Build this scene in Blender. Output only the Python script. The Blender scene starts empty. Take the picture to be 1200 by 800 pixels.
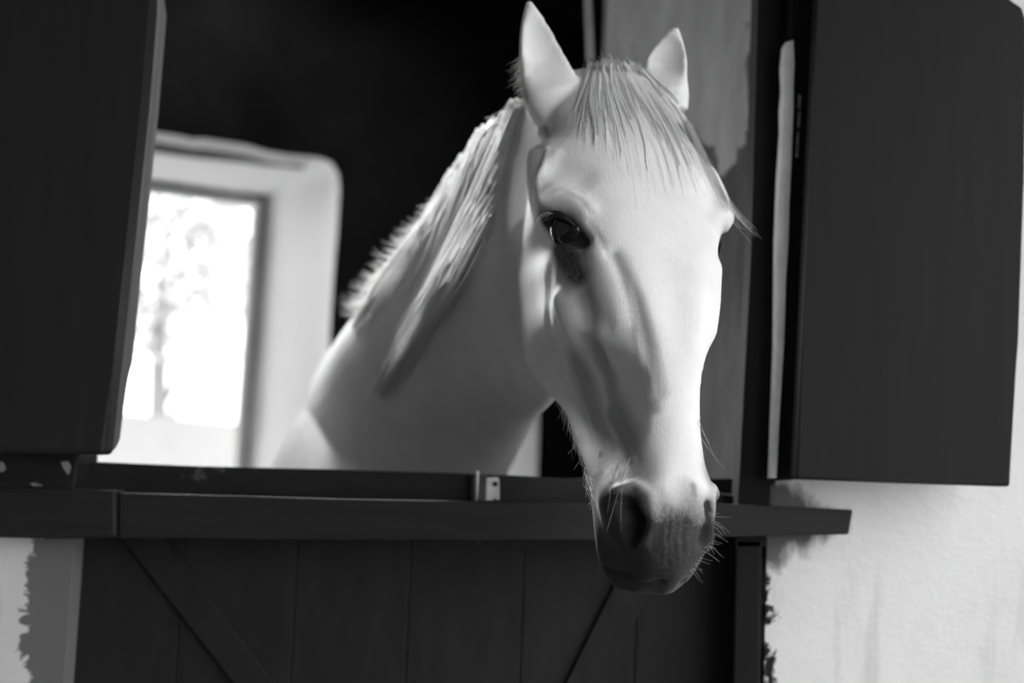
import bpy, bmesh, math, random
import numpy as np
from mathutils import Vector, Matrix, noise
random.seed(7)
rng = np.random.default_rng(7)
sc = bpy.context.scene
C = sc.collection

# ------------------------------------------------------------------ camera
F = 1667.0                     # focal length in pixels of the 1200 x 800 frame
CAM = np.array((0.0, 0.0, 1.25))
PITCH, ROLL = math.radians(6.0), math.radians(2.4)
fwd = np.array((0, math.cos(PITCH), math.sin(PITCH)))
up0 = np.array((0, -math.sin(PITCH), math.cos(PITCH)))
rt0 = np.array((1.0, 0, 0))
rt = rt0 * math.cos(ROLL) + up0 * math.sin(ROLL)
up = up0 * math.cos(ROLL) - rt0 * math.sin(ROLL)
cam = bpy.data.cameras.new('camera')
cam.sensor_width = 36.0
cam.lens = F * 36.0 / 1200.0
cam.clip_start = 0.05
cam.dof.use_dof = True
cam.dof.focus_distance = 1.66
cam.dof.aperture_fstop = 2.4
cam_o = bpy.data.objects.new('camera', cam)
m = Matrix((( rt[0], up[0], -fwd[0], CAM[0]), (rt[1], up[1], -fwd[1], CAM[1]), (rt[2], up[2], -fwd[2], CAM[2]), (0, 0, 0, 1)))
cam_o.matrix_world = m
C.objects.link(cam_o)
sc.camera = cam_o

# ------------------------------------------------------------------ sky, sun, exposure
SKY = 3.9
SUN = 18.0
world = bpy.data.worlds.new('sky')
sc.world = world
world.use_nodes = True
bg = world.node_tree.nodes['Background']
bg.inputs['Color'].default_value = (1, 1, 1, 1)
bg.inputs['Strength'].default_value = SKY
sun = bpy.data.lights.new('sun', 'SUN')
sun.energy = SUN
sun.angle = math.radians(12)
sun_o = bpy.data.objects.new('sun', sun)
sun_dir = Vector((-0.28, 0.62, 0.73))          # towards the sun: behind the stable, in through the added roof opening
sun_o.rotation_euler = sun_dir.to_track_quat('Z', 'Y').to_euler()
sun_o.location = (-4, 9, 4)
C.objects.link(sun_o)
sc.view_settings.view_transform = 'Standard'
sc.view_settings.look = 'None'
sc.view_settings.exposure = 0.0
sc.view_settings.gamma = 1.0
sc.view_settings.use_curve_mapping = False

# ------------------------------------------------------------------ helpers
def ray(px, py):
    return fwd * F + rt * (px - 600.0) - up * (py - 400.0)
def P(px, py, y):
    d = ray(px, py)
    return CAM + d * (y / d[1])
def km(px, py):
    d = ray(px, py)
    return d[0] / d[1], d[2] / d[1]
def on_plane(px, py, p0, n):
    d = ray(px, py)
    t = np.dot(np.asarray(p0) - CAM, n) / np.dot(d, n)
    return CAM + d * t

def pchip(xs, ys):
    xs = np.asarray(xs, float); ys = np.asarray(ys, float)
    o = np.argsort(xs); xs = xs[o]; ys = ys[o]
    h = np.diff(xs); dl = np.diff(ys) / h
    d = np.zeros(len(xs))
    for i in range(1, len(xs) - 1):
        if dl[i-1] * dl[i] > 0:
            w1 = 2*h[i] + h[i-1]; w2 = h[i] + 2*h[i-1]
            d[i] = (w1 + w2) / (w1 / dl[i-1] + w2 / dl[i])
    d[0] = dl[0]; d[-1] = dl[-1]
    def f(x):
        x = np.clip(x, xs[0], xs[-1])
        i = np.clip(np.searchsorted(xs, x) - 1, 0, len(xs) - 2)
        t = (x - xs[i]) / h[i]
        return ((1 + 2*t) * (1-t)**2 * ys[i] + t*(1-t)**2 * h[i] * d[i] + t*t*(3-2*t) * ys[i+1] + t*t*(t-1) * h[i] * d[i+1])
    return f

def new_mat(name):
    mt = bpy.data.materials.new(name)
    mt.use_nodes = True
    nt = mt.node_tree
    b = nt.nodes['Principled BSDF']
    return mt, nt, b
def N(nt, kind, **kw):
    n = nt.nodes.new(kind)
    for k, v in kw.items():
        if k in n.inputs.keys():
            n.inputs[k].default_value = v
        else:
            setattr(n, k, v)
    return n
def grey(v):
    return (v, v, v, 1)
def ramp(nt, stops, fac=None, interp='LINEAR'):
    r = nt.nodes.new('ShaderNodeValToRGB')
    r.color_ramp.interpolation = interp
    while len(r.color_ramp.elements) < len(stops):
        r.color_ramp.elements.new(0.5)
    for e, (p, v) in zip(r.color_ramp.elements, stops):
        e.position = p; e.color = grey(v)
    if fac is not None:
        nt.links.new(fac, r.inputs['Fac'])
    return r
def noise_fac(nt, scale, detail=6, rough=0.6, coord='Object', stretch=None, dist=0.0):
    tc = nt.nodes.new('ShaderNodeTexCoord')
    src = tc.outputs[coord]
    if stretch:
        mp = nt.nodes.new('ShaderNodeMapping')
        mp.inputs['Scale'].default_value = stretch
        nt.links.new(src, mp.inputs['Vector']); src = mp.outputs['Vector']
    n = nt.nodes.new('ShaderNodeTexNoise')
    n.inputs['Scale'].default_value = scale
    n.inputs['Detail'].default_value = detail
    n.inputs['Roughness'].default_value = rough
    n.inputs['Distortion'].default_value = dist
    nt.links.new(src, n.inputs['Vector'])
    return n.outputs['Fac']
def bump(nt, b, fac, strength, dist=0.002):
    bn = nt.nodes.new('ShaderNodeBump')
    bn.inputs['Strength'].default_value = strength
    bn.inputs['Distance'].default_value = dist
    nt.links.new(fac, bn.inputs['Height'])
    nt.links.new(bn.outputs['Normal'], b.inputs['Normal'])
def mix(nt, fac, a, b):
    mx = nt.nodes.new('ShaderNodeMix'); mx.data_type = 'RGBA'
    if isinstance(fac, float): mx.inputs[0].default_value = fac
    else: nt.links.new(fac, mx.inputs[0])
    for i, v in ((6, a), (7, b)):
        if isinstance(v, float): mx.inputs[i].default_value = grey(v)
        else: nt.links.new(v, mx.inputs[i])
    return mx.outputs[2]
def mth(nt, op, a, b=None, clamp=False):
    n = nt.nodes.new('ShaderNodeMath'); n.operation = op; n.use_clamp = clamp
    for i, v in ((0, a), (1, b)):
        if v is None: continue
        if isinstance(v, (int, float)): n.inputs[i].default_value = v
        else: nt.links.new(v, n.inputs[i])
    return n.outputs[0]

def speckled(name, lo, hi, scale, stretch=None, rough=0.6, chips=None, bumpv=0.2, spec=0.3):
    """paint or wood: two greys by noise, optional light chips (density threshold, value)"""
    mt, nt, b = new_mat(name)
    f = noise_fac(nt, scale, 8, 0.65, stretch=stretch)
    r = ramp(nt, [(0.3, lo), (0.7, hi)], f)
    col = r.outputs['Color']
    if chips:
        g = noise_fac(nt, chips[2], 5, 0.7)
        k = ramp(nt, [(chips[0], 0.0), (chips[0] + 0.03, 1.0)], g)
        col = mix(nt, k.outputs['Color'], col, chips[1])
    nt.links.new(col, b.inputs['Base Color'])
    b.inputs['Roughness'].default_value = rough
    b.inputs['Specular IOR Level'].default_value = spec
    bump(nt, b, f, bumpv)
    return mt

def obj(name, me_or_bm, mat, parent=None, smooth=False):
    if isinstance(me_or_bm, bmesh.types.BMesh):
        bmesh.ops.recalc_face_normals(me_or_bm, faces=me_or_bm.faces[:])
        me = bpy.data.meshes.new(name)
        me_or_bm.to_mesh(me); me_or_bm.free()
    else:
        me = me_or_bm
    if mat is not None:
        me.materials.append(mat)
    if smooth:
        me.polygons.foreach_set('use_smooth', [True] * len(me.polygons))
    o = bpy.data.objects.new(name, me)
    C.objects.link(o)
    if parent is not None:
        o.parent = parent
        o.matrix_parent_inverse = parent.matrix_world.inverted()
    return o
def tag(o, label=None, cat=None, group=None, kind=None):
    if label: o['label'] = label
    if cat: o['category'] = cat
    if group: o['group'] = group
    if kind: o['kind'] = kind
    return o
def thing(name, loc, label, cat, group=None):
    o = bpy.data.objects.new(name, None)
    o.empty_display_size = 0.1
    C.objects.link(o)
    o.matrix_world = Matrix.Translation(Vector(loc))
    return tag(o, label, cat, group)
def struct(name, bm, mat, parent=None):
    o = obj(name, bm, mat, parent)
    if parent is None: o['kind'] = 'structure'
    return o
def prism(pts, ext, bm=None, bevel=0.0, seg=2):
    """closed polygon of 3D points pushed along the vector ext"""
    bm = bm or bmesh.new()
    ext = Vector(ext)
    a = [bm.verts.new(Vector(p)) for p in pts]
    b = [bm.verts.new(Vector(p) + ext) for p in pts]
    fs = [bm.faces.new(a), bm.faces.new(b[::-1])]
    n = len(a)
    for i in range(n):
        fs.append(bm.faces.new((a[i], b[i], b[(i+1) % n], a[(i+1) % n])))
    if bevel:
        es = {e for f in fs for e in f.edges}
        bmesh.ops.bevel(bm, geom=list(es), offset=bevel, segments=seg, affect='EDGES', profile=0.5)
    return bm
def pix_prism(pix, y, thick, bm=None, bevel=0.0, seg=2):
    return prism([P(x, v, y) for x, v in pix], (0, thick, 0), bm, bevel, seg)
def box(x0, x1, y0, y1, z0, z1, bm=None, bevel=0.0):
    return prism([(x0, y0, z0), (x1, y0, z0), (x1, y0, z1), (x0, y0, z1)], (0, y1 - y0, 0), bm, bevel)
def foot(pts, z0, z1, bm=None, bevel=0.0):
    return prism([(x, y, z0) for x, y in pts], (0, 0, z1 - z0), bm, bevel)
def loft_data(rings, cap=True):
    """rings (R, N, 3) -> verts, faces"""
    R, n = len(rings), len(rings[0])
    v = np.asarray(rings, float).reshape(-1, 3)
    f = []
    for r in range(R - 1):
        for i in range(n):
            j = (i + 1) % n
            f.append((r*n + i, r*n + j, (r+1)*n + j, (r+1)*n + i))
    if cap:
        c0, c1 = v[:n].mean(0), v[-n:].mean(0)
        v = np.vstack([v, c0, c1])
        k = R * n
        for i in range(n):
            j = (i + 1) % n
            f.append((k, j, i)); f.append((k + 1, (R-1)*n + i, (R-1)*n + j))
    return v, f
def tube_into(V, Fc, pts, rad, n=3):
    """append a thin tapering tube with n sides along pts (list of np arrays)"""
    pts = np.asarray(pts, float)
    k0 = len(V)
    T = np.gradient(pts, axis=0)
    for i, p in enumerate(pts):
        t = T[i] / (np.linalg.norm(T[i]) + 1e-9)
        a = np.cross(t, (0.31, 0.2, 0.93)); a /= np.linalg.norm(a) + 1e-9
        b = np.cross(t, a)
        for q in range(n):
            w = 2 * math.pi * q / n
            V.append(p + (a * math.cos(w) + b * math.sin(w)) * rad[i])
    for i in range(len(pts) - 1):
        for q in range(n):
            r = (q + 1) % n
            Fc.append((k0 + i*n + q, k0 + i*n + r, k0 + (i+1)*n + r, k0 + (i+1)*n + q))

# ------------------------------------------------------------------ materials
M = {}
M['dark_paint'] = speckled('dark_shutter_paint', 0.0145, 0.0195, 9, (6, 6, 0.6), 0.55, (0.735, 0.035, 30), 0.25, 0.25)
M['lit_edge'] = speckled('lit_shutter_edge', 0.10, 0.2, 9, (6, 6, 0.6), 0.6, (0.735, 0.01, 30), 0.25, 0.25)  # lighter than the panel: light on the leaf edge put into the paint
M['right_paint'] = speckled('right_shutter_paint', 0.0075, 0.011, 7, (7, 7, 0.5), 0.6, None, 0.2, 0.2)
M['door_wood'] = speckled('half_door_wood', 0.013, 0.022, 8, (5, 5, 1.2), 0.65, (0.76, 0.05, 34), 0.3, 0.2)
M['rail_wood'] = speckled('rail_wood', 0.013, 0.023, 8, (0.9, 6, 8), 0.6, (0.75, 0.06, 26), 0.35, 0.25)
M['worn_wood'] = speckled('worn_top_rail', 0.010, 0.022, 10, (0.8, 5, 5), 0.6, (0.64, 0.07, 14), 0.5, 0.25)
M['post'] = speckled('post_wood', 0.006, 0.012, 8, (6, 6, 0.6), 0.7, None, 0.3, 0.15)
M['black_wall'] = speckled('black_stall_plaster', 0.005, 0.018, 3, None, 0.9, None, 0.5, 0.1)  # near-black plaster, two close tones by noise
M['ceiling'] = speckled('black_ceiling', 0.012, 0.02, 3, None, 0.9, None, 0.4, 0.1)  # almost black, slightly uneven
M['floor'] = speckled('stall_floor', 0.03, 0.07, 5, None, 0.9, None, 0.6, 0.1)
M['ground'] = speckled('yard_ground', 0.09, 0.14, 2, None, 0.9, None, 0.6, 0.1)
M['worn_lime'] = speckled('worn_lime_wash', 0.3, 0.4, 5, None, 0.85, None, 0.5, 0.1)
M['gravel'] = speckled('pale_gravel', 0.6, 0.72, 2, None, 0.9, None, 0.6, 0.1)
M['lime'] = speckled('lime_wash', 0.9, 0.95, 5, None, 0.85, None, 0.5, 0.1)
M['pale_wall'] = speckled('pale_garden_wall', 0.34, 0.42, 1.4, None, 0.9, None, 0.5, 0.1)
M['frame'] = speckled('grey_window_frame', 0.20, 0.26, 8, None, 0.6, None, 0.2, 0.2)
M['chip_grey'] = speckled('grey_paint_chip', 0.12, 0.5, 60, None, 0.8, None, 0.3, 0.1)
M['groove'] = speckled('grey_paint_line', 0.10, 0.16, 8, None, 0.7, None, 0.2, 0.2)
M['zinc'] = speckled('zinc_plate', 0.45, 0.75, 60, None, 0.45, None, 0.3, 0.4)
M['iron'] = speckled('dark_iron', 0.03, 0.08, 50, None, 0.4, None, 0.3, 0.5)
M['chip'] = speckled('chipped_plaster', 0.7, 0.9, 30, None, 0.85, None, 0.6, 0.1)
M['leaf'] = speckled('pale_foliage', 0.3, 0.42, 6, None, 0.6, None, 0.2, 0.2)
M['bark'] = speckled('bark', 0.12, 0.2, 10, (4, 4, 1), 0.9, None, 0.6, 0.1)
M['blocker_stone'] = speckled('blocker_wall', 0.22, 0.3, 3, None, 0.9, None, 0.5, 0.1)  # for the added light-blocking walls

def stucco():
    """white outside plaster, dark grubby paint wandering in from the door opening"""
    mt, nt, b = new_mat('white_stucco')
    tc = nt.nodes.new('ShaderNodeTexCoord')
    sp = nt.nodes.new('ShaderNodeSeparateXYZ'); nt.links.new(tc.outputs['Object'], sp.inputs[0])
    x, z = sp.outputs[0], sp.outputs[2]
    base = ramp(nt, [(0.25, 0.66), (0.6, 0.80)], noise_fac(nt, 2.2, 8, 0.65)).outputs['Color']
    # faint vertical run marks
    st = ramp(nt, [(0.56, 0.0), (0.72, 0.30)], noise_fac(nt, 7, 5, 0.6, stretch=(3.5, 1, 0.5))).outputs['Color']
    col = mix(nt, st, base, 0.33)
    # a few small pits
    pit = ramp(nt, [(0.735, 0.0), (0.76, 0.8)], noise_fac(nt, 16, 2, 0.5)).outputs['Color']
    col = mix(nt, pit, col, 0.12)
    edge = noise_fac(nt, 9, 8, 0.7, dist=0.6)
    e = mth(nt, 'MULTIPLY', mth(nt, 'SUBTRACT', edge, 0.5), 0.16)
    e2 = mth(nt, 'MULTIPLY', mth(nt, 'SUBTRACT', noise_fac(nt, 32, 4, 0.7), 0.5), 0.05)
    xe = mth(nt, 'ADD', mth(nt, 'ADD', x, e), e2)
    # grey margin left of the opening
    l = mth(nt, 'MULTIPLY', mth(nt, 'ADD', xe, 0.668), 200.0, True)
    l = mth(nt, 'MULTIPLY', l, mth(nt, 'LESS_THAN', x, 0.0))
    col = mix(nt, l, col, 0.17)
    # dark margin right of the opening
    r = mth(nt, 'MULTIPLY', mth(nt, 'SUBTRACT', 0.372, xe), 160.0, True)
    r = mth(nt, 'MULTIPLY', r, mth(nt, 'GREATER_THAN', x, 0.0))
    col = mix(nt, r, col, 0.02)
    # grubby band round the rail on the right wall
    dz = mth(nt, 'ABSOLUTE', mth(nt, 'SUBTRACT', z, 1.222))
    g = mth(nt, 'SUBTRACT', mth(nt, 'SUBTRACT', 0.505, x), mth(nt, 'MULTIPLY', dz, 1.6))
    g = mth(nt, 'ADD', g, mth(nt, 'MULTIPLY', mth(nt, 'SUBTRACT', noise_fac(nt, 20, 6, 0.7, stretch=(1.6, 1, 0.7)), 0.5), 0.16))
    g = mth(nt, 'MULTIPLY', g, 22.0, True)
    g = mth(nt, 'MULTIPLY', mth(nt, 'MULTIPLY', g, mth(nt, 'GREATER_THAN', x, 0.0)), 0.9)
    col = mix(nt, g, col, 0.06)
    nt.links.new(col, b.inputs['Base Color'])
    b.inputs['Roughness'].default_value = 0.9
    b.inputs['Specular IOR Level'].default_value = 0.1
    bump(nt, b, noise_fac(nt, 18, 8, 0.7), 0.5, 0.004)
    return mt
M['stucco'] = stucco()

def peeling():
    """stall side wall: mid grey plaster above, ragged darker coat below, pale flecks"""
    mt, nt, b = new_mat('peeling_stall_plaster')
    tc = nt.nodes.new('ShaderNodeTexCoord')
    sp = nt.nodes.new('ShaderNodeSeparateXYZ'); nt.links.new(tc.outputs['Object'], sp.inputs[0])
    z = sp.outputs[2]
    w = mth(nt, 'MULTIPLY', mth(nt, 'SUBTRACT', noise_fac(nt, 2.6, 5, 0.55, dist=0.5), 0.5), 1.15)
    zz = mth(nt, 'ADD', z, w)
    k = mth(nt, 'MULTIPLY', mth(nt, 'SUBTRACT', zz, 1.93), 45.0, True)
    hi = ramp(nt, [(0.3, 0.20), (0.7, 0.36)], noise_fac(nt, 5, 7, 0.65)).outputs['Color']
    lo = ramp(nt, [(0.35, 0.025), (0.6, 0.06), (0.72, 0.25)], noise_fac(nt, 7, 6, 0.65, stretch=(1, 1, 0.6))).outputs['Color']
    col = mix(nt, k, lo, hi)
    sp2 = ramp(nt, [(0.68, 0.0), (0.71, 1.0)], noise_fac(nt, 11, 4, 0.6)).outputs['Color']
    col = mix(nt, sp2, col, 0.02)
    nt.links.new(col, b.inputs['Base Color'])
    b.inputs['Roughness'].default_value = 0.85
    b.inputs['Specular IOR Level'].default_value = 0.15
    bump(nt, b, noise_fac(nt, 14, 7, 0.7), 0.5, 0.004)
    return mt
M['peeling'] = peeling()

def coat_material():
    mt, nt, b = new_mat('white_horse_coat')
    at = nt.nodes.new('ShaderNodeAttribute'); at.attribute_name = 'skin_and_shade'
    fine = noise_fac(nt, 260, 3, 0.6)
    mid = noise_fac(nt, 14, 6, 0.6)
    coat = ramp(nt, [(0.3, 0.70), (0.7, 0.80)], mid).outputs['Color']
    sk = at.outputs['Fac']
    s = mth(nt, 'ADD', mth(nt, 'MULTIPLY', sk, 1.2), mth(nt, 'MULTIPLY', mth(nt, 'MULTIPLY', mth(nt, 'SUBTRACT', fine, 0.5), 0.55), sk), True)
    col = mix(nt, s, coat, 0.034)
    nt.links.new(col, b.inputs['Base Color'])
    b.inputs['Roughness'].default_value = 0.62
    b.inputs['Specular IOR Level'].default_value = 0.22
    b.inputs['Sheen Weight'].default_value = 0.12
    b.inputs['Sheen Roughness'].default_value = 0.4
    bump(nt, b, noise_fac(nt, 190, 4, 0.6, stretch=(1.6, 1.6, 0.4)), 0.4, 0.0016)
    return mt
M['coat'] = coat_material()
def hair_material(name, lo, hi):
    mt, nt, b = new_mat(name)
    r = ramp(nt, [(0.3, lo), (0.7, hi)], noise_fac(nt, 60, 3, 0.6))
    nt.links.new(r.outputs['Color'], b.inputs['Base Color'])
    b.inputs['Roughness'].default_value = 0.5
    b.inputs['Specular IOR Level'].default_value = 0.3
    tr = nt.nodes.new('ShaderNodeBsdfTranslucent'); nt.links.new(r.outputs['Color'], tr.inputs['Color'])
    ms = nt.nodes.new('ShaderNodeMixShader'); ms.inputs[0].default_value = 0.25
    nt.links.new(b.outputs[0], ms.inputs[1]); nt.links.new(tr.outputs[0], ms.inputs[2])
    nt.links.new(ms.outputs[0], nt.nodes['Material Output'].inputs['Surface'])
    return mt
M['hair'] = hair_material('white_mane_hair', 0.84, 0.92)
M['whisker'] = hair_material('whisker_hair', 0.45, 0.6)
mt, nt, b = new_mat('dark_horse_eye')
b.inputs['Base Color'].default_value = grey(0.006); b.inputs['Roughness'].default_value = 0.06
b.inputs['Specular IOR Level'].default_value = 0.6
M['eye'] = mt
M['lid'] = speckled('dark_eyelid_skin', 0.012, 0.03, 60, None, 0.5, None, 0.3, 0.3)

# ------------------------------------------------------------------ the setting
YF = 2.05                                      # outer face of the stable wall
xl_open = P(80, 720, YF)[0]; xr_open = P(897, 720, YF)[0]
bm = bmesh.new()
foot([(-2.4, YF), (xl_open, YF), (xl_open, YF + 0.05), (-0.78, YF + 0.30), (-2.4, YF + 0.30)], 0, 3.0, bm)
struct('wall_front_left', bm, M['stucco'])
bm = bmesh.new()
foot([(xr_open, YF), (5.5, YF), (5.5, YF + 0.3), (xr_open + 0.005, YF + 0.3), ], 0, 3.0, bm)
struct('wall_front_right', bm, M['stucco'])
struct('wall_front_top', box(xl_open, xr_open, YF, YF + 0.3, 2.22, 3.0), M['stucco'])
struct('floor', box(-2.4, 3.0, YF, 6.6, -0.1, 0.0), M['floor'])
g = bmesh.new()
box(-14, 14, -8, YF, -0.12, -0.01, g)
struct('floor_yard', g, M['ground'])
struct('floor_garden', box(-14, 14, 6.6, 30, -0.12, -0.01), M['gravel'])
bm = bmesh.new()                               # roof, with an unseen opening added so the sun rims the mane
for b_ in ((-2.4, -1.02, YF, 6.6), (-0.32, 3.0, YF, 6.6), (-1.02, -0.32, YF, 2.92), (-1.02, -0.32, 4.4, 6.6)):
    box(*b_, 3.0, 3.12, bm)
struct('ceiling', bm, M['ceiling'])
# stall side wall on the right: runs back from the door reveal
struct('wall_right', foot([(xr_open + 0.012, YF + 0.06), (0.215, 3.75), (0.36, 3.75), (xr_open + 0.30, YF + 0.30)], 0, 3.0), M['peeling'])
p0, p1 = P(689, -6, 3.735), P(692, 70, 3.735)
struct('trim_1', prism([p0 - (0.006, 0, 0), p0 + (0.006, 0, 0), p1 + (0.006, 0, 0), p1 - (0.006, 0, 0)], (0, 0.012, 0)), M['chip'])
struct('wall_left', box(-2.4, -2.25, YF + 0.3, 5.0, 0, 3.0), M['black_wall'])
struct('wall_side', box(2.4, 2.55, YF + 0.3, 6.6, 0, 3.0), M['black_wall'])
# unseen walls added left and opposite to block sky light from those sides
struct('wall_blocker_left', box(-2.75, -2.4, -5, YF + 0.3, 0, 4.6), M['blocker_stone'])
struct('wall_blocker_opposite', box(-2.75, 1.6, -4.2, -3.9, 0, 4.4), M['blocker_stone'])

struct('ceiling_blocker', box(-2.75, 1.45, -4.2, YF, 2.75, 2.9), M['ceiling'])   # unseen roof added to block overhead sky, so light comes from the right

# back wall, seen a little askew, with a splayed window and a rear opening
PSI = math.radians(28)
U = np.array((math.cos(PSI), math.sin(PSI), 0)); NB = np.array((-math.sin(PSI), math.cos(PSI), 0))   # NB points out of the stall
W0 = P(310, 230, 4.6)
WT = 0.48
def wall_uv(p):
    return np.dot(np.asarray(p) - W0, U), p[2]
def wpt(u, z, out=0.0):
    q = W0 + U * u + NB * out
    return np.array((q[0], q[1], z))
tx = [(-90, 127, 137, 153, 182), (-30, 135, 145, 160, 190), (100, 146, 157, 171, 205), (176, 154, 165, 178, 214), (205, 158, 170, 182, 218), (228, 163, 174, 185, 221), (236, 162, 174, 186, 222),
      (265, 166, 178, 188.5, 226), (290, 170, 182, 191, 229), (312, 177, 188, 194, 230), (335, 181, 192, 196, 230.6), (356, 183, 193, 198, 231)]
ox = [-90, -30, 100, 175, 203, 223, 231, 255, 272, 286, 297, 304]
corner = [((374, 185), (308, 232)), ((388, 190), (308, 235)), ((396, 203), (308, 239)), ((398, 222), (307.5, 246)), ((395, 270), (305, 285)), ((390, 330), (301, 340)), ((386, 400), (297, 405)), ((383, 470), (292, 475)),
          ((378, 560), (285, 560)), ((374, 660), (280, 610)), ((200, 640), (150, 596)), ((-30, 620), (-30, 580)), ((-90, 610), (-90, 570))]
inner_px = [(x, a_) for x, a_, b_, c_, d_ in tx] + [c_[0] for c_ in corner]
outer_px = [(q, t_[4]) for q, t_ in zip(ox, tx)] + [c_[1] for c_ in corner]
def between(f):
    return [((1-f) * a_[0] + f * b_[0], (1-f) * a_[1] + f * b_[1]) for a_, b_ in corner]
lip_px = [(x, b_) for x, a_, b_, c_, d_ in tx] + between(.07)
groove_px = [(x, c_) for x, a_, b_, c_, d_ in tx] + between(.14)
inner = [wall_uv(on_plane(x, y, W0, NB)) for x, y in inner_px]
W1 = W0 + NB * WT
outer = [wall_uv(on_plane(x, y, W1, NB)) for x, y in outer_px]
rear_px = [(452, 330), (628, 338), (632, 345), (632, 430), (631, 500), (629, 560), (622, 700), (450, 700)]
rear = [wall_uv(on_plane(x, y, W0, NB)) for x, y in rear_px]
def face_with_holes(outline, holes, out):
    b2 = bmesh.new()
    es = []
    for loop in [outline] + holes:
        vs = [b2.verts.new(Vector(wpt(u, z, out))) for u, z in loop]
        for i in range(len(vs)):
            es.append(b2.edges.new((vs[i], vs[(i+1) % len(vs)])))
    bmesh.ops.triangle_fill(b2, edges=es, use_beauty=True)
    return b2
outl = [(-1.75, 0.0), (3.4, 0.0), (3.4, 3.0), (-1.75, 3.0)]
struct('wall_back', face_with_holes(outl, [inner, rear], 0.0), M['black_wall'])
struct('wall_back_outside', face_with_holes(outl, [outer, rear], WT), M['lime'])
def loop3(px, out):
    q = W0 + NB * out
    return [on_plane(x, y, q, NB) for x, y in px]
loops = [loop3(inner_px, 0), loop3(lip_px, .05), loop3(groove_px, .09), loop3(outer_px, WT)]
def band(A, B, idx):
    b2 = bmesh.new()
    a = [b2.verts.new(Vector(p)) for p in A]; c = [b2.verts.new(Vector(p)) for p in B]
    for i in idx:
        j = (i + 1) % len(a)
        b2.faces.new((a[i], a[j], c[j], c[i]))
    for v in [v for v in b2.verts if not v.link_faces]: b2.verts.remove(v)
    return b2
allp = range(len(inner_px)); topn = range(len(tx) - 1); rest = range(len(tx) - 1, len(inner_px))
win = obj('window_1', band(loops[2], loops[3], allp), M['lime']); win['kind'] = 'structure'
obj('plaster_lip', band(loops[0], loops[1], allp), M['lime'], win)
obj('plaster_groove', band(loops[1], loops[2], topn), M['groove'], win)
obj('plaster_arris', band(loops[1], loops[2], rest), M['lime'], win)
# grey frame lining the outer edge of the reveal
bm = bmesh.new()
def ring_strip(loop, w_in, o0, o1, b2):
    cu = sum(u for u, z in loop) / len(loop); cz = sum(z for u, z in loop) / len(loop)
    small = [(u + (-w_in if u > cu else w_in), z + (-w_in if z > cz else w_in)) for u, z in loop]
    L = [[b2.verts.new(Vector(wpt(u, z, o))) for u, z in lp] for lp, o in ((loop, o0), (small, o0), (small, o1), (loop, o1))]
    n = len(loop)
    for q in range(4):
        A, B = L[q], L[(q+1) % 4]
        for i in range(n):
            j = (i+1) % n
            b2.faces.new((A[i], A[j], B[j], B[i]))
simple = [outer[0], outer[12], outer[21], outer[24]]
ring_strip(simple, 0.018, WT - 0.05, WT - 0.005, bm)
obj('window_frame', bm, M['frame'], win)
bm = bmesh.new()
ring_strip([(u + (-0.018 if i in (1, 2) else 0.018), z + (-0.018 if i < 2 else 0.018)) for i, (u, z) in enumerate(simple)], 0.022, WT - 0.03, WT - 0.01, bm)
obj('window_sash', bm, M['lime'], win)
# reveal of the rear opening
bm = bmesh.new()
a = [bm.verts.new(Vector(wpt(u, z, 0))) for u, z in rear]; c = [bm.verts.new(Vector(wpt(u, z, WT))) for u, z in rear]
for i in range(len(a)):
    j = (i + 1) % len(a)
    bm.faces.new((a[i], a[j], c[j], c[i]))
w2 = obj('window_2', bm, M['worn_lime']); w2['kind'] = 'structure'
# right door post, standing a little proud of the wall, with a chipped pale arris
struct('trim_2', pix_prism([(930, -60), (958, -60), (932, 562), (908, 563)], 1.99, 0.07, bevel=0.004), M['post'])
# chipped pale arris of the door reveal
arl = [(920, 50), (918, 75), (919, 100), (917, 125), (917.5, 150), (914, 200), (912.5, 240), (911, 280), (910.5, 330), (910, 400), (907, 480), (904, 560)]
arr = [(930, 47), (931, 75), (930, 100), (930, 125), (929, 150), (927, 200), (925, 240), (924, 280), (921, 330), (919, 400), (914, 480), (910, 560)]
struct('trim_3', pix_prism(arl + arr[::-1], 1.984, 0.03), M['chip'])
tr2 = bpy.data.objects['trim_2']
for pc in ([(936, 110), (939, 112), (938, 128), (935, 126)], [(935.5, 131), (938.5, 130), (937, 150), (934.5, 149)], [(934.5, 154), (936.5, 153), (935, 184), (932.5, 183)]):
    obj('paint_chip', pix_prism(pc, 1.987, 0.004), M['chip_grey'], tr2)
struct('trim_4', pix_prism([(905, -60), (935, -60), (924, 300), (908, 566), (903, 568), (898, 640), (862, 640), (880, 300), (890, -60)], 2.03, 0.06), M['post'])
struct('trim_5', pix_prism([(862, 632), (893, 632), (889, 860), (858, 860)], 2.03, 0.05, bevel=0.003), M['post'])
# left post, with chipped corner
struct('trim_6', pix_prism([(-60, 520), (92, 530), (87, 578), (-60, 570)], 2.02, 0.10, bevel=0.003), M['rail_wood'])
for k_, pc in enumerate(([(71, 541), (79, 540), (83, 546), (80, 556), (77, 553), (74, 548)], [(-2, 540), (3, 541), (7, 549), (3, 553), (-2, 551)], [(35, 566), (41, 565), (50, 569), (40, 570)])):
    obj('paint_chip', pix_prism(pc, 2.018, 0.003), M['chip_grey'], bpy.data.objects['trim_6'])
# outside the window: pale garden wall, slightly sloping
struct('wall_garden', prism([(-6.0, 7.2, 0), (3.5, 7.6, 0), (3.5, 7.6, 1.29), (-6.0, 7.2, 1.78)], (0, 0.25, 0)), M['pale_wall'])

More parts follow.
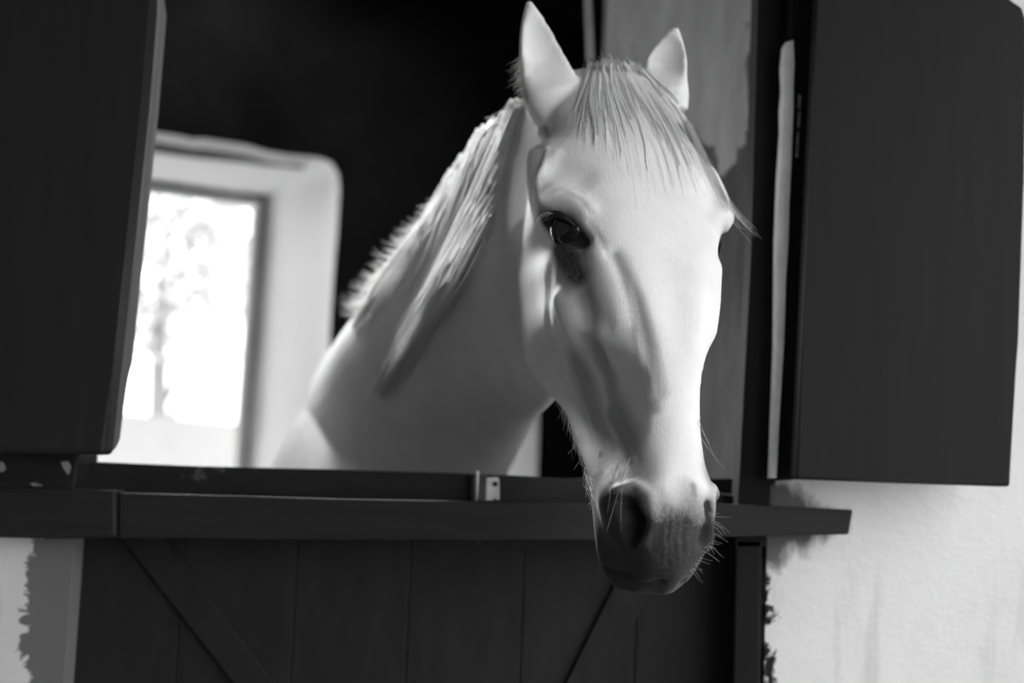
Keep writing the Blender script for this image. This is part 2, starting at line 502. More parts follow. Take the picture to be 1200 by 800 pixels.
# ------------------------------------------------------------------ tree beyond the garden wall
def tree(x, y, h, r, label):
    t = thing('garden_tree', (x, y, 0), label, 'tree', None)
    V, Fc = [], []
    tube_into(V, Fc, [np.array((x, y, -0.05)), np.array((x + .03, y, h * .35)), np.array((x - .05, y, h * .7)), np.array((x, y, h))], [0.12, 0.10, 0.07, 0.03], 8)
    for k in range(6):
        a = k * 1.05
        tube_into(V, Fc, [np.array((x, y, h * (.45 + .05 * k))), np.array((x + .5 * r * math.cos(a), y + .5 * r * math.sin(a), h * (.6 + .05 * k))), np.array((x + .9 * r * math.cos(a), y + .9 * r * math.sin(a), h * (.66 + .05 * k)))], [0.04, 0.025, 0.01], 5)
    me = bpy.data.meshes.new('trunk'); me.from_pydata([tuple(v) for v in V], [], Fc)
    obj('trunk', me, M['bark'], t)
    V, Fc = [], []
    for i in range(1500):
        d = rng.normal(size=3); d /= np.linalg.norm(d)
        p = np.array((x, y, h * .85)) + d * np.array((r, r, r * 1.1)) * rng.uniform(.25, 1) ** .6
        a = rng.normal(size=3); a /= np.linalg.norm(a); b = np.cross(a, rng.normal(size=3)); b /= np.linalg.norm(b)
        s = rng.uniform(.05, .1)
        k = len(V)
        V += [p - a * s, p + b * s * .4, p + a * s, p - b * s * .4]; Fc.append((k, k+1, k+2, k+3))
    me = bpy.data.meshes.new('foliage'); me.from_pydata([tuple(v) for v in V], [], Fc)
    o = obj('foliage', me, M['leaf'], t); o['kind'] = 'stuff'
tree(-2.95, 12.0, 3.6, 0.85, 'pale blurred tree seen through the window beside the garden wall, nearer the shutter')
tree(-2.1, 13.5, 3.9, 0.6, 'smaller pale blurred tree seen through the window, nearer the bright reveal')

# ------------------------------------------------------------------ shutters, half-door, rail
ls = thing('upper_shutter', P(140, 530, 1.93), 'dark left shutter leaf hanging beside the bright window, edge lit', 'shutter')
e = np.array((0, 0.0, 0))
bm = pix_prism([(-90, -60), (180, -60), (175, 0), (166, 110), (148, 280), (133, 420), (122, 532), (-90, 527)], 1.885, 0.045, bevel=0.006, seg=3)
obj('panel', bm, M['dark_paint'], ls)
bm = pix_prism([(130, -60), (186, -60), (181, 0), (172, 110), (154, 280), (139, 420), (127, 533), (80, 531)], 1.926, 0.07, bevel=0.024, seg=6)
obj('edge_batten', bm, M['lit_edge'], ls)
rs = thing('upper_shutter', P(1060, 565, 1.95), 'dark right shutter leaf with rounded top corner open against the white wall', 'shutter')
bm = pix_prism([(932, 561), (945, 300), (959, 0), (961, -60), (1120, -30), (1160, -12), (1184, 0), (1198, 8), (1203, 22), (1202, 60), (1200, 200), (1193, 400), (1184, 570), (1060, 566)], 1.925, 0.042, bevel=0.004)
obj('panel', bm, M['right_paint'], rs)
for zc in (330, 60):
    bm = pix_prism([(965, zc), (1150, zc + 5), (1150, zc + 30), (965, zc + 25)], 1.968, 0.03, bevel=0.003)
    obj('ledge_batten', bm, M['right_paint'], rs)

hd = thing('half_door', P(480, 800, 2.09), 'dark lower half door of vertical boards with diagonal braces', 'door')
hd['kind'] = 'thing'
# boards
xa, xb = P(78, 700, 2.11)[0], P(880, 700, 2.11)[0]
zt = [P(px, 560, 2.11)[2] for px in (90, 880)]
nb = 6
for i in range(nb):
    a0 = xa + (xb - xa) * i / nb + 0.0002; a1 = xa + (xb - xa) * (i + 1) / nb - 0.0002
    z0, z1 = zt[0] + (zt[1]-zt[0]) * i / nb, zt[0] + (zt[1]-zt[0]) * (i+1) / nb
    bm = prism([(a0, 2.11, 0.06), (a1, 2.11, 0.06), (a1, 2.11, z1), (a0, 2.11, z0)], (0, 0.03, 0), bevel=0.0015, seg=1)
    obj('board', bm, M['door_wood'], hd)
top = [(88, 541), (92, 540), (230, 546), (400, 550), (585, 556), (700, 562), (800, 572), (880, 582), (884, 606), (600, 590), (88, 580)]
obj('top_rail', pix_prism(top, 2.075, 0.075, bevel=0.004), M['worn_wood'], hd)
obj('brace', pix_prism([(140, 628), (188, 628), (399, 900), (350, 900)], 2.100, 0.011, bevel=0.002), M['door_wood'], hd)
obj('brace', pix_prism([(792, 628), (748, 628), (614, 900), (664, 900)], 2.100, 0.011, bevel=0.002), M['door_wood'], hd)
# latch: small zinc plate with a hole and a notch, and a pin
bm = bmesh.new()
def pl(px, py): return P(px, py, 2.068)
oc = [(567, 562), (569, 560), (578, 559), (584, 559), (585, 563), (585.5, 585), (583, 586), (581.5, 584), (579.5, 583.5), (578, 586), (571, 586), (567, 584)]
hole = [(580 + 3.6 * math.cos(-t * math.pi / 5), 567 + 3.0 * math.sin(-t * math.pi / 5)) for t in range(10)]
es = []
for loop in (oc, hole):
    vs = [bm.verts.new(Vector(pl(*q))) for q in loop]
    for i in range(len(vs)): es.append(bm.edges.new((vs[i], vs[(i+1) % len(vs)])))
r_ = bmesh.ops.triangle_fill(bm, edges=es, use_beauty=True)
fs = [f for f in r_['geom'] if isinstance(f, bmesh.types.BMFace)]
ex = bmesh.ops.extrude_face_region(bm, geom=fs)
bmesh.ops.translate(bm, verts=[v for v in ex['geom'] if isinstance(v, bmesh.types.BMVert)], vec=(0, 0.007, 0))
tag(obj('latch_plate', bm, M['zinc'], hd), 'small pale zinc plate with a hole')
obj('latch_housing', pix_prism([(552, 555), (571, 556), (570, 588), (552, 587)], 2.066, 0.012, bevel=0.002), M['iron'], hd)
V, Fc = [], []
tube_into(V, Fc, [P(559.5, 552, 2.062), P(559, 560, 2.06), P(558.5, 575, 2.062), P(558, 586, 2.066)], [0.0022, 0.0024, 0.0022, 0.0015], 8)
me = bpy.data.meshes.new('latch_pin'); me.from_pydata([tuple(v) for v in V], [], Fc)
obj('latch_pin', me, M['zinc'], hd, True)
V, Fc = [], []
tube_into(V, Fc, [P(561, 633, 2.05), P(561, 633.2, 2.087)], [0.0022, 0.0022], 8)
me = bpy.data.meshes.new('nail'); me.from_pydata([tuple(v) for v in V], [], Fc)
obj('nail', me, M['zinc'], hd)

rail = obj('cross_rail', pix_prism([(138.5, 577), (270, 581), (400, 585), (690, 590), (840, 590), (1000, 597), (995, 626), (840, 629), (690, 632), (400, 632), (138.5, 631)], 2.0, 0.046, bevel=0.003), M['rail_wood'])
tag(rail, 'long dark tapering timber rail across the half door, running past onto the white wall', 'rail')
blk = obj('rail_block', pix_prism([(-70, 570), (40, 572), (136, 574), (136, 630), (60, 631), (-70, 628)], 1.995, 0.055, bevel=0.005), M['rail_wood'])
tag(blk, 'short dark timber block left of the cross rail, under the left shutter', 'block')


# ------------------------------------------------------------------ the horse
TH = math.radians(22)
cs, sn = math.cos(TH), math.sin(TH)
# traced centre line of the face (with its distance), silhouettes and the left edge of the nasal plane
MID = [(728, 66, 1.93), (733, 80, 1.89), (742, 110, 1.845), (754, 150, 1.80), (765, 200, 1.755), (772, 240, 1.725), (776, 265, 1.708), (783, 310, 1.683), (789, 350, 1.662),
       (794, 400, 1.635), (797, 450, 1.61), (799, 500, 1.585), (801, 540, 1.567), (802, 575, 1.552), (802, 605, 1.545), (800, 640, 1.546), (796, 665, 1.552), (790, 685, 1.565), (780, 698, 1.585)]
SIL_R = [(745, 66), (768, 82), (790, 100), (806, 122), (820, 155), (838, 200), (851, 235), (856, 255), (852, 275), (836, 298), (834, 320), (834, 350), (836.5, 375), (832, 400), (818, 425), (814, 445),
         (815, 470), (818, 510), (822, 545), (833, 570), (836, 585), (833, 605), (824, 630), (814, 648), (804, 662), (801, 680), (790, 694), (782, 699)]
SIL_L = [(690, 66), (672, 84), (650, 108), (636, 135), (628, 160), (623, 190), (618, 230), (609, 265), (602, 300), (597, 340), (599, 380), (604, 405), (615, 430), (628, 448), (645, 466), (660, 484), (672, 520), (682, 550), (687, 580),
         (690, 610), (693, 640), (700, 665), (712, 685), (735, 697), (770, 700)]
EDGE = [(705, 66), (697, 110), (692, 150), (698, 200), (702, 240), (706, 270), (718, 300), (738, 350), (756, 400), (767, 450), (774, 500), (772, 540), (764, 575), (758, 605), (758, 640), (758, 665), (757, 685), (760, 698)]
def line(pts):
    a = np.array([km(x, y) for x, y in pts]); o = np.argsort(a[:, 1]); a = a[o]
    return lambda m_: np.interp(m_, a[:, 1], a[:, 0])
fR, fL, fE = line(SIL_R), line(SIL_L), line(EDGE)
Mp = np.array([P(x, y, d) for x, y, d in MID])
Mx, My = pchip(Mp[:, 2], Mp[:, 0]), pchip(Mp[:, 2], Mp[:, 1])
zpy = pchip([y for x, y, d in MID], Mp[:, 2])           # picture row on the centre line -> height
def par(rows):
    return pchip([float(zpy(r)) for r, v in rows], [v for r, v in rows])
BC = par([(66, .05), (150, .06), (200, .065), (240, .06), (270, .06), (310, .085), (375, .09), (410, .05), (440, .028), (500, .026), (540, .04), (585, .06), (620, .055), (660, .045), (698, .03)])
WJ = par([(66, .05), (110, .06), (150, .068), (200, .076), (265, .080), (340, .078), (390, .072), (430, .062), (465, .052), (500, .046), (550, .044), (600, .045), (650, .04), (698, .02)])
B1 = par([(66, .012), (150, .010), (240, .012), (300, .010), (400, .007), (500, .007), (575, .008), (640, .012), (698, .02)])
FILL = par([(66, .0), (200, .0), (300, -.03), (400, -.03), (500, -.012), (560, 0), (698, 0)])
WMAX = par([(66, .03), (80, .06), (95, .08), (120, .092), (160, .105), (200, .2), (698, .2)])
BMAX = par([(66, .08), (85, .10), (110, .13), (150, .2), (200, .3), (698, .3)])
def section(z):
    X0, Y0 = float(Mx(z)), float(My(z)); h = z - 1.25
    bc, wj, b1 = float(BC(z)), float(WJ(z)), float(B1(z))
    w = .08
    for _ in range(6):
        Yr = Y0 + w * sn + bc * cs
        k = float(fR(h / Yr)); w = (k * (Y0 + bc * cs) - X0 + bc * sn) / (cs - k * sn)
    bj = .2
    for _ in range(8):
        Yl = Y0 - wj * sn + bj * cs
        k = float(fL(h / Yl)); bj = .5 * bj + .5 * (X0 - wj * cs - k * (Y0 - wj * sn)) / (sn + k * cs)
    n = .04
    for _ in range(5):
        Ye = Y0 - n * sn + b1 * cs
        k = float(fE(h / Ye)); n = (X0 - b1 * sn - k * (Y0 + b1 * cs)) / (cs - k * sn)
    w = min(max(w, .012), float(WMAX(z))); bj = min(bj, float(BMAX(z))); n = min(max(n, .008), w * .92); bj = max(bj, bc + .02)
    bm_ = bc + (bj - bc) * .5
    wm = w * .45 + wj * .55
    half = [(0, 0), (b1, n), (bc, w), (bm_, wm), (bj - .012, wj), (bj + .004, wj * .62)]
    pts = half + [(bj + float(FILL(z)), 0)] + [(b, -s) for b, s in half[:0:-1]]
    p = np.array(pts); q = []
    L = len(p)
    for i in range(L):
        a, b, c, d = p[i-1], p[i], p[(i+1) % L], p[(i+2) % L]
        for t in np.linspace(0, 1, 8, endpoint=False):
            q.append(.5 * ((2*b) + (c-a)*t + (2*a-5*b+4*c-d)*t*t + (-a+3*b-3*c+d)*t**3))
    q = np.array(q); b, s = q[:, 0], q[:, 1]
    return np.stack([X0 - s*cs - b*sn, Y0 - s*sn + b*cs, np.full(len(q), z)], 1)
ztop, zbot = float(zpy(78)), float(zpy(697.5))
zs = np.linspace(ztop, zbot, 150)
rings = np.array([section(z) for z in zs])
# light vertical smoothing so that traced kinks do not show as steps
for _ in range(3):
    rings[1:-1] = rings[1:-1] * .5 + (rings[:-2] + rings[2:]) * .25
pieces = [loft_data(rings)]

def ellipse_loft(spec, nring=60, n=40):
    """spec: list of (top point, bottom point, half width); sections are ellipses through both points"""
    sp = np.array([np.concatenate([a, b, [w]]) for a, b, w in spec])
    t = np.arange(len(sp)); f = [pchip(t, sp[:, i]) for i in range(7)]
    out = []
    ts = np.linspace(0, len(sp) - 1, nring)
    cen = np.array([[(f[i](x) + f[i+3](x)) / 2 for i in range(3)] for x in ts])
    tan = np.gradient(cen, axis=0)
    for i, x in enumerate(ts):
        a = np.array([f[j](x) for j in range(3)]); b = np.array([f[j+3](x) for j in range(3)])
        hv = (a - b) / 2; c = (a + b) / 2
        lat = np.cross(tan[i], hv); lat /= np.linalg.norm(lat)
        w = float(f[6](x)); r = []
        for k in range(n):
            u = 2 * math.pi * k / n
            v = math.cos(u); s = math.sin(u)
            r.append(c + hv * v + lat * w * s * (1 - .28 * max(v, 0)) )
        out.append(r)
    return loft_data(np.array(out))
neck = [(P(668, 105, 1.90), P(668, 380, 1.83), .045), (P(622, 112, 1.99), P(655, 452, 1.93), .060), (P(578, 146, 2.09), P(640, 474, 2.02), .068), (P(534, 210, 2.22), P(622, 492, 2.14), .078),
        (P(482, 288, 2.37), P(604, 522, 2.30), .095), (P(432, 350, 2.55), P(587, 556, 2.44), .115), (P(398, 398, 2.75), P(556, 622, 2.58), .125), (P(392, 418, 2.95), P(520, 720, 2.7), .165)]
pieces.append(ellipse_loft(neck, 70))
def torso_ring(y, xc, zc, hw, hh): return (np.array((xc, y, zc + hh)), np.array((xc, y, zc - hh)), hw)
torso = [torso_ring(*a) for a in ((2.50, -.17, 1.02, .06, .10), (2.56, -.19, 1.03, .13, .20), (2.7, -.26, 1.06, .20, .32), (2.95, -.31, 1.12, .215, .375), (3.3, -.31, 1.10, .25, .36), (3.7, -.28, 1.10, .28, .36),
                                  (4.0, -.27, 1.16, .26, .33), (4.2, -.26, 1.2, .2, .26), (4.32, -.26, 1.22, .1, .14))]
pieces.append(ellipse_loft(torso, 60))
def limb(pts, rad):
    r = []
    f = [pchip(np.arange(len(pts)), [p[i] for p in pts]) for i in range(3)]; g = pchip(np.arange(len(pts)), rad)
    for x in np.linspace(0, len(pts) - 1, 40):
        c = np.array([f[i](x) for i in range(3)]); q = float(g(x))
        r.append([c + np.array((q * .8 * math.cos(u), q * math.sin(u), 0)) for u in np.linspace(0, 2*math.pi, 16, endpoint=False)])
    pieces.append(loft_data(np.array(r)))
for sx in (-1, 1):
    x = -.24 + sx * .12
    limb([(x, 2.85, 1.1), (x, 2.84, .82), (x, 2.84, .52), (x, 2.83, .48), (x, 2.85, .25), (x, 2.85, .13), (x, 2.81, .06), (x, 2.80, 0.0)], [.12, .085, .046, .05, .032, .038, .05, .06])
    x = -.26 + sx * .14
    limb([(x, 4.0, 1.15), (x, 3.93, .85), (x, 4.12, .58), (x, 4.14, .52), (x, 4.1, .28), (x, 4.09, .14), (x, 4.05, .06), (x, 4.04, 0.0)], [.18, .14, .06, .058, .036, .042, .052, .062])

def ear(base, mid_, tip, rad, face, back, concave):
    """cupped ear: base, middle, tip points; half widths; direction the opening faces; back depth"""
    base, mid_, tip = map(np.asarray, (base, mid_, tip))
    face = np.asarray(face, float); face /= np.linalg.norm(face)
    r = []
    K = 44
    g = pchip(np.linspace(0, 1, len(rad)), rad); gb = pchip(np.linspace(0, 1, len(back)), back)
    for t in np.linspace(0, 1, K):
        c = base * (1-t)**2 + (2*mid_ - .5*base - .5*tip) * 2*t*(1-t) + tip * t*t
        ax = (tip - base) / np.linalg.norm(tip - base)
        lat = np.cross(ax, face); lat /= np.linalg.norm(lat); fr = np.cross(lat, ax)
        if np.dot(fr, face) < 0: fr = -fr
        a, bk = float(g(t)), float(gb(t))
        cc = concave * min(1, max(0, (t - .25) / .25)) * min(1, (1 - t) / .2)
        ring = []
        for u in np.linspace(0, 2*math.pi, 32, endpoint=False):
            q = abs(math.sin(u))
            if math.sin(u) >= 0: dep = -bk * q ** .8 - .002
            else: dep = min(.006, a * .5) * q ** .3 + bk * .5 * (1 - cc) * q - bk * .62 * cc * q ** 1.6
            ring.append(c + lat * a * math.cos(u) + fr * (dep + bk * .3))
        r.append(ring)
    return loft_data(np.array(r))
EAR_L = dict(base=P(656, 142, 1.885), mid_=P(634, 72, 1.865), tip=P(619, 1, 1.855))
EAR_R = dict(base=P(781, 128, 1.915), mid_=P(781, 80, 1.905), tip=P(792, 32, 1.895))
pieces.append(ear(rad=[.034, .040, .036, .028, .018, .003], face=(.25, -1, .1), back=[.04, .038, .032, .026, .016, .005], concave=.8, **EAR_L))
pieces.append(ear(rad=[.030, .033, .030, .027, .018, .004], face=(-.15, -1, .1), back=[.036, .036, .034, .028, .018, .006], concave=.9, **EAR_R))

V = []; Fc = []
for v, f in pieces:
    k = len(V); V += [tuple(x) for x in v]; Fc += [tuple(i + k for i in q) for q in f]
me = bpy.data.meshes.new('horse_raw'); me.from_pydata(V, [], Fc)
bm = bmesh.new(); bm.from_mesh(me); bmesh.ops.recalc_face_normals(bm, faces=bm.faces[:]); bm.to_mesh(me); bm.free()
tmp = bpy.data.objects.new('horse_raw', me); C.objects.link(tmp)
rm = tmp.modifiers.new('r', 'REMESH'); rm.mode = 'VOXEL'; rm.voxel_size = 0.0036
sm = tmp.modifiers.new('s', 'SMOOTH'); sm.iterations = 6; sm.factor = 0.5
dg = bpy.context.evaluated_depsgraph_get()
hme = bpy.data.meshes.new_from_object(tmp.evaluated_get(dg))
bpy.data.objects.remove(tmp); bpy.data.meshes.remove(me)
hme.name = 'horse'
nv = len(hme.vertices)
print('horse verts', nv, 'tris', len(hme.polygons) * 2)
horse = obj('horse', hme, M['coat'], smooth=True)
tag(horse, 'white horse with dark muzzle looking out over the half door', 'horse')
co = np.empty(nv * 3, np.float32); hme.vertices.foreach_get('co', co); co = co.reshape(-1, 3).astype(float)
nor = np.empty(nv * 3, np.float32); hme.vertices.foreach_get('normal', nor); nor = nor.reshape(-1, 3).astype(float)
bpy.context.view_layer.update()
def hit(px, py):
    d = ray(px, py); ok, loc, nn, idx = horse.ray_cast(Vector(CAM), Vector(d / np.linalg.norm(d)))
    return np.array(loc) if ok else None
def mirror(p):
    """the same spot on the other side of the head"""
    X0, Y0 = float(Mx(p[2])), float(My(p[2]))
    s = -(p[0] - X0) * cs - (p[1] - Y0) * sn; b = -(p[0] - X0) * sn + (p[1] - Y0) * cs
    return np.array((X0 + s*cs - b*sn, Y0 + s*sn + b*cs, p[2]))
def seg_dist(pts, rad, both=True):
    """falloff 0..1 of every vertex round a polyline of 3D points; rad scalar or list"""
    out = np.zeros(nv)
    pts = [p for p in pts if p is not None]
    if not pts: return out
    sets = [pts] + ([[mirror(p) for p in pts]] if both else [])
    for ps in sets:
        ps = np.array(ps)
        R = np.full(len(ps), rad, float) if np.isscalar(rad) else np.asarray(rad, float)
        lo, hi = ps.min(0) - R.max(), ps.max(0) + R.max()
        idx = np.where(np.all((co > lo) & (co < hi), 1))[0]
        c = co[idx]; best = np.zeros(len(idx))
        if len(ps) == 1:
            best = np.clip(1 - np.linalg.norm(c - ps[0], axis=1) / R[0], 0, 1)
        for i in range(len(ps) - 1):
            a, d = ps[i], ps[i+1] - ps[i]
            t = np.clip((c - a) @ d / (d @ d + 1e-12), 0, 1)
            dist = np.linalg.norm(c - a - t[:, None] * d, axis=1)
            best = np.maximum(best, np.clip(1 - dist / (R[i] + (R[i+1] - R[i]) * t), 0, 1))
        out[idx] = np.maximum(out[idx], best * best * (3 - 2 * best))
    return out
def sculpt(pix, rad, amount, both=True, vec=None):
    global co
    f = seg_dist([hit(*q) for q in pix], rad, both)
    co += (nor if vec is None else np.asarray(vec, float)) * (f * amount)[:, None]
def commit():
    global nor
    hme.vertices.foreach_set('co', co.astype(np.float32).ravel()); hme.update()
    q = np.empty(nv * 3, np.float32); hme.vertices.foreach_get('normal', q); nor = q.reshape(-1, 3).astype(float)
skin_and_shade = np.zeros(nv)
def paint(pix, rad, v=1.0, both=True, pts=None):
    global skin_and_shade
    f = seg_dist(pts if pts is not None else [hit(*q) for q in pix], rad, both)
    skin_and_shade = np.maximum(skin_and_shade, np.clip(f * 1.15, 0, 1) * v)

# skull forms on the cheek: orbit, facial crest, vein, hollow above the eye
EYE = hit(662, 264)
sculpt([(634, 228), (648, 224), (668, 228), (688, 244)], .022, .0045)               # brow
sculpt([(660, 200), (678, 208)], .030, -.0045)                                      # hollow over the eye
sculpt([(644, 260), (664, 268), (682, 282)], [.022, .028, .018], -.014)            # eye socket
sculpt([(700, 300), (712, 335), (726, 375)], [.022, .028, .022], .006)             # facial crest
sculpt([(655, 350), (664, 372), (674, 398)], [.022, .030, .022], .006, False)      # cheek bulge
sculpt([(644, 320), (642, 365), (652, 410)], .026, -.0025, False)
sculpt([(680, 330), (692, 370), (705, 420)], .020, -.006, False)
sculpt([(722, 300), (744, 350), (760, 405), (770, 460)], .016, -.0035, False)
sculpt([(650, 180), (636, 200), (632, 216)], .014, .003)
commit()
for pl_, rd, am in (([(632, 150), (641, 178), (636, 196), (629, 210), (634, 234)], .007, .0030), ([(646, 232), (662, 226), (680, 234), (692, 250)], .005, -.0018), ([(644, 224), (662, 217), (682, 226)], .005, -.0012),
                    ([(690, 262), (704, 282), (712, 300)], .006, -.0018), ([(700, 470), (722, 505), (742, 540)], .006, .0018), ([(668, 440), (690, 480), (704, 530)], .008, .0018), ([(736, 330), (746, 380), (752, 430)], .007, .0015)):
    sculpt(pl_, rd, am, False)
commit()
# nostrils, lips, chin
NOS = [(735, 590), (742, 612), (738, 630)]
sculpt(NOS, [.018, .022, .016], -.026)
sculpt([(722, 575), (745, 568), (762, 582), (766, 610), (756, 636)], .011, .006)   # rim of the nostril
sculpt([(690, 655), (712, 668), (740, 676), (775, 682)], .007, -.006)              # mouth line
sculpt([(829, 592), (829, 612), (821, 636)], .008, -.006, False)
commit()
for r0 in ((768, 600, 648), (776, 596, 655), (785, 598, 660), (793, 604, 655), (802, 606, 648)):
    sculpt([(r0[0], r0[1]), (r0[0] - 3, (r0[1] + r0[2]) / 2), (r0[0] - 2, r0[2])], .0045, -.0022, False)
commit()

# dark skin of muzzle and eyes, plus painted shade on cheek and nose side
mz = np.array([P(x, y, d) for x, y, d in MID])
rowpx = np.interp(co[:, 2], Mp[::-1, 2], np.array([y for x, y, d in MID], float)[::-1])
head = co[:, 1] < 2.03
X0, Y0 = Mx(co[:, 2]), My(co[:, 2])
hs = -(co[:, 0] - X0) * cs - (co[:, 1] - Y0) * sn; hb = -(co[:, 0] - X0) * sn + (co[:, 1] - Y0) * cs
nz = np.array([noise.noise(Vector(c * 38)) for c in co[head]])
nzf = np.zeros(nv); nzf[head] = nz
lim = 560 - np.clip((hb - .008) * 900, 0, 48) + nzf * 16           # dark muzzle climbs towards the chin
mk = np.clip((rowpx - lim) / 55, 0, 1) * head
skin_and_shade = np.maximum(skin_and_shade, mk * (.86 + .14 * np.clip((np.abs(hs) - .02) / .03, 0, 1)))
paint([(646, 258), (664, 266), (682, 284)], [.034, .046, .028], 1.0)
paint([(655, 290), (668, 305), (676, 322)], [.042, .046, .036], .8)
paint([(684, 330), (692, 370), (706, 420), (720, 470)], .024, .42)  # shade of the cheek painted into the coat colour
paint([(676, 425), (690, 460), (704, 505), (716, 545)], .032, .42)
paint([(722, 300), (744, 350), (758, 405), (768, 480)], [.009, .015, .017, .011], .42, False)  # shade line along the nasal edge, painted on the near side
paint([(720, 480), (738, 520), (750, 555)], .034, .5)  # shaded side of the nose darkened in the coat colour
paint([(829, 590), (829, 612), (822, 636)], .012, .9, False)
paint([(812, 570), (814, 582)], .010, .55, False)
# grey spot on each temple below the ear
paint([(640, 150), (636, 170)], .014, .4)
at = hme.attributes.new('skin_and_shade', 'FLOAT', 'POINT')
at.data.foreach_set('value', skin_and_shade.astype(np.float32))

# eyes
E = hit(661, 267)
X0, Y0 = float(Mx(E[2])), float(My(E[2])); s_ = -(E[0]-X0)*cs - (E[1]-Y0)*sn; b_ = -(E[0]-X0)*sn + (E[1]-Y0)*cs
def hl(s, b, z):
    X0, Y0 = float(Mx(z)), float(My(z)); return np.array((X0 - s*cs - b*sn, Y0 - s*sn + b*cs, z))
ec = hl(s_ - .015, b_ + .004, E[2])
def eyeball(center, side):
    b2 = bmesh.new(); bmesh.ops.create_uvsphere(b2, u_segments=32, v_segments=20, radius=.0295)
    bmesh.ops.translate(b2, verts=b2.verts[:], vec=Vector(center))
    o = obj('eye', b2, M['eye'], horse, True)
    # upper lid: a bent fold of skin over the ball
    rings = []
    out = np.array((-cs * side, -sn * side, 0.0)); front = np.array((sn, -cs, 0.0))
    for t in np.linspace(-1, 1, 15):
        ang = t * 1.25
        c = np.asarray(center) + (out * math.cos(ang) + front * math.sin(ang)) * .0298 + np.array((0, 0, .017 - .019 * t * t))
        r = .0058 * (1 - .6 * t * t)
        d = out * math.cos(ang) + front * math.sin(ang)
        rings.append([c + d * r * math.cos(q) * .7 + np.array((0, 0, 1)) * r * math.sin(q) for q in np.linspace(0, 2*math.pi, 10, endpoint=False)])
    v, f = loft_data(np.array(rings))
    me = bpy.data.meshes.new('eyelid'); me.from_pydata([tuple(x) for x in v], [], f)
    obj('eyelid', me, M['lid'], horse, True)
eyeball(ec, 1); eyeball(mirror(ec), -1)

# ------------------------------------------------------------------ hair
bpy.context.view_layer.update()
def crom(pts, n):
    pts = np.asarray(pts, float); t = np.arange(len(pts))
    fs_ = [pchip(t, pts[:, i]) for i in range(pts.shape[1])]
    x = np.linspace(0, len(pts) - 1, n)
    return np.stack([f(x) for f in fs_], 1)
def over_surface(pix, lift, near=0.0, jump=.09):
    """3D path that follows the coat under a drawn path, lifted towards the outside; past the outline it keeps its distance"""
    dep = []; last = None
    for x, y in pix:
        h_ = hit(x, y)
        if h_ is not None and h_[1] > near and (last is None or abs(h_[1] - last) < jump):
            last = h_[1]
        dep.append(last)
    first = next((d for d in dep if d is not None), None)
    if first is None: return np.zeros((0, 3))
    return np.array([P(x, y, (first if d is None else d) - l) for (x, y), d, l in zip(pix, dep, np.broadcast_to(lift, len(pix)))])
def strands(name, guides, count, jit, n, lift, rad, mat, curl=2.0, short=(.6, 1.0), sides=3, near=0.0, jump=.09):
    """tapering hairs drawn between neighbouring guide paths (pixel polylines)"""
    G = [crom(g, n) for g in guides]
    V, Fc = [], []
    for k in range(count):
        u = rng.uniform(0, len(G) - 1); i = min(int(u), len(G) - 2); f = u - i
        p = G[i] * (1 - f) + G[i+1] * f
        cut = max(3, int(n * rng.uniform(*short)))
        p = p[:cut] + rng.normal(0, jit, 2)
        w = np.linspace(0, 1, cut)
        ph, am = rng.uniform(0, 6.28), rng.normal(0, curl)
        p = p + np.stack([np.sin(w * 5 + ph) * am * w, np.cos(w * 4 + ph) * am * w * .5], 1) + np.outer(w, rng.normal(0, jit * 1.4, 2))
        L = rng.uniform(.3, 1.0) * lift
        prof = .35 + .65 * np.sin(np.pi * np.clip(w * .9 + .05, 0, 1)) if lift < .05 else .06 + .94 * np.clip(np.sin(np.pi * w ** 1.5), 0, 1) ** 1.3
        q = over_surface(p, L * prof, near, jump)
        if len(q) < 3: continue
        r = rad * rng.uniform(.6, 1.2) * np.linspace(1, .25, len(q))
        tube_into(V, Fc, q, r, sides)
    me = bpy.data.meshes.new(name); me.from_pydata([tuple(x) for x in V], [], Fc)
    return obj(name, me, mat, horse, True)
# forelock: from the poll down over the forehead, a wisp flying past the right eye
FL = [[(692, 84), (684, 110), (676, 140), (672, 165)], [(700, 80), (698, 115), (702, 150), (708, 190)], [(715, 78), (726, 115), (742, 165), (752, 235)], [(730, 78), (754, 118), (780, 170), (800, 250)],
      [(745, 82), (776, 122), (806, 175), (828, 250)], [(758, 90), (790, 125), (818, 178), (846, 240)]]
strands('forelock', FL, 75, 4, 14, .004, .0024, M['hair'], 3.0, (.3, .95), 6)
strands('forelock_strands', FL, 480, 4, 14, .006, .0005, M['hair'], 4.0, (.3, 1.0))
strands('forelock_wisp', [[(800, 140), (826, 190), (850, 240), (872, 262)], [(806, 145), (830, 195), (856, 243), (908, 300)]], 60, 2.0, 16, .006, .0005, M['hair'], 3.0, (.7, 1.0))
strands('forelock_crown', [[(688, 96), (684, 84), (682, 76)], [(712, 92), (712, 78), (708, 70)], [(740, 92), (740, 80), (738, 72)], [(756, 96), (758, 86), (760, 80)]], 260, 2.5, 8, .004, .0006, M['hair'], 2.0)
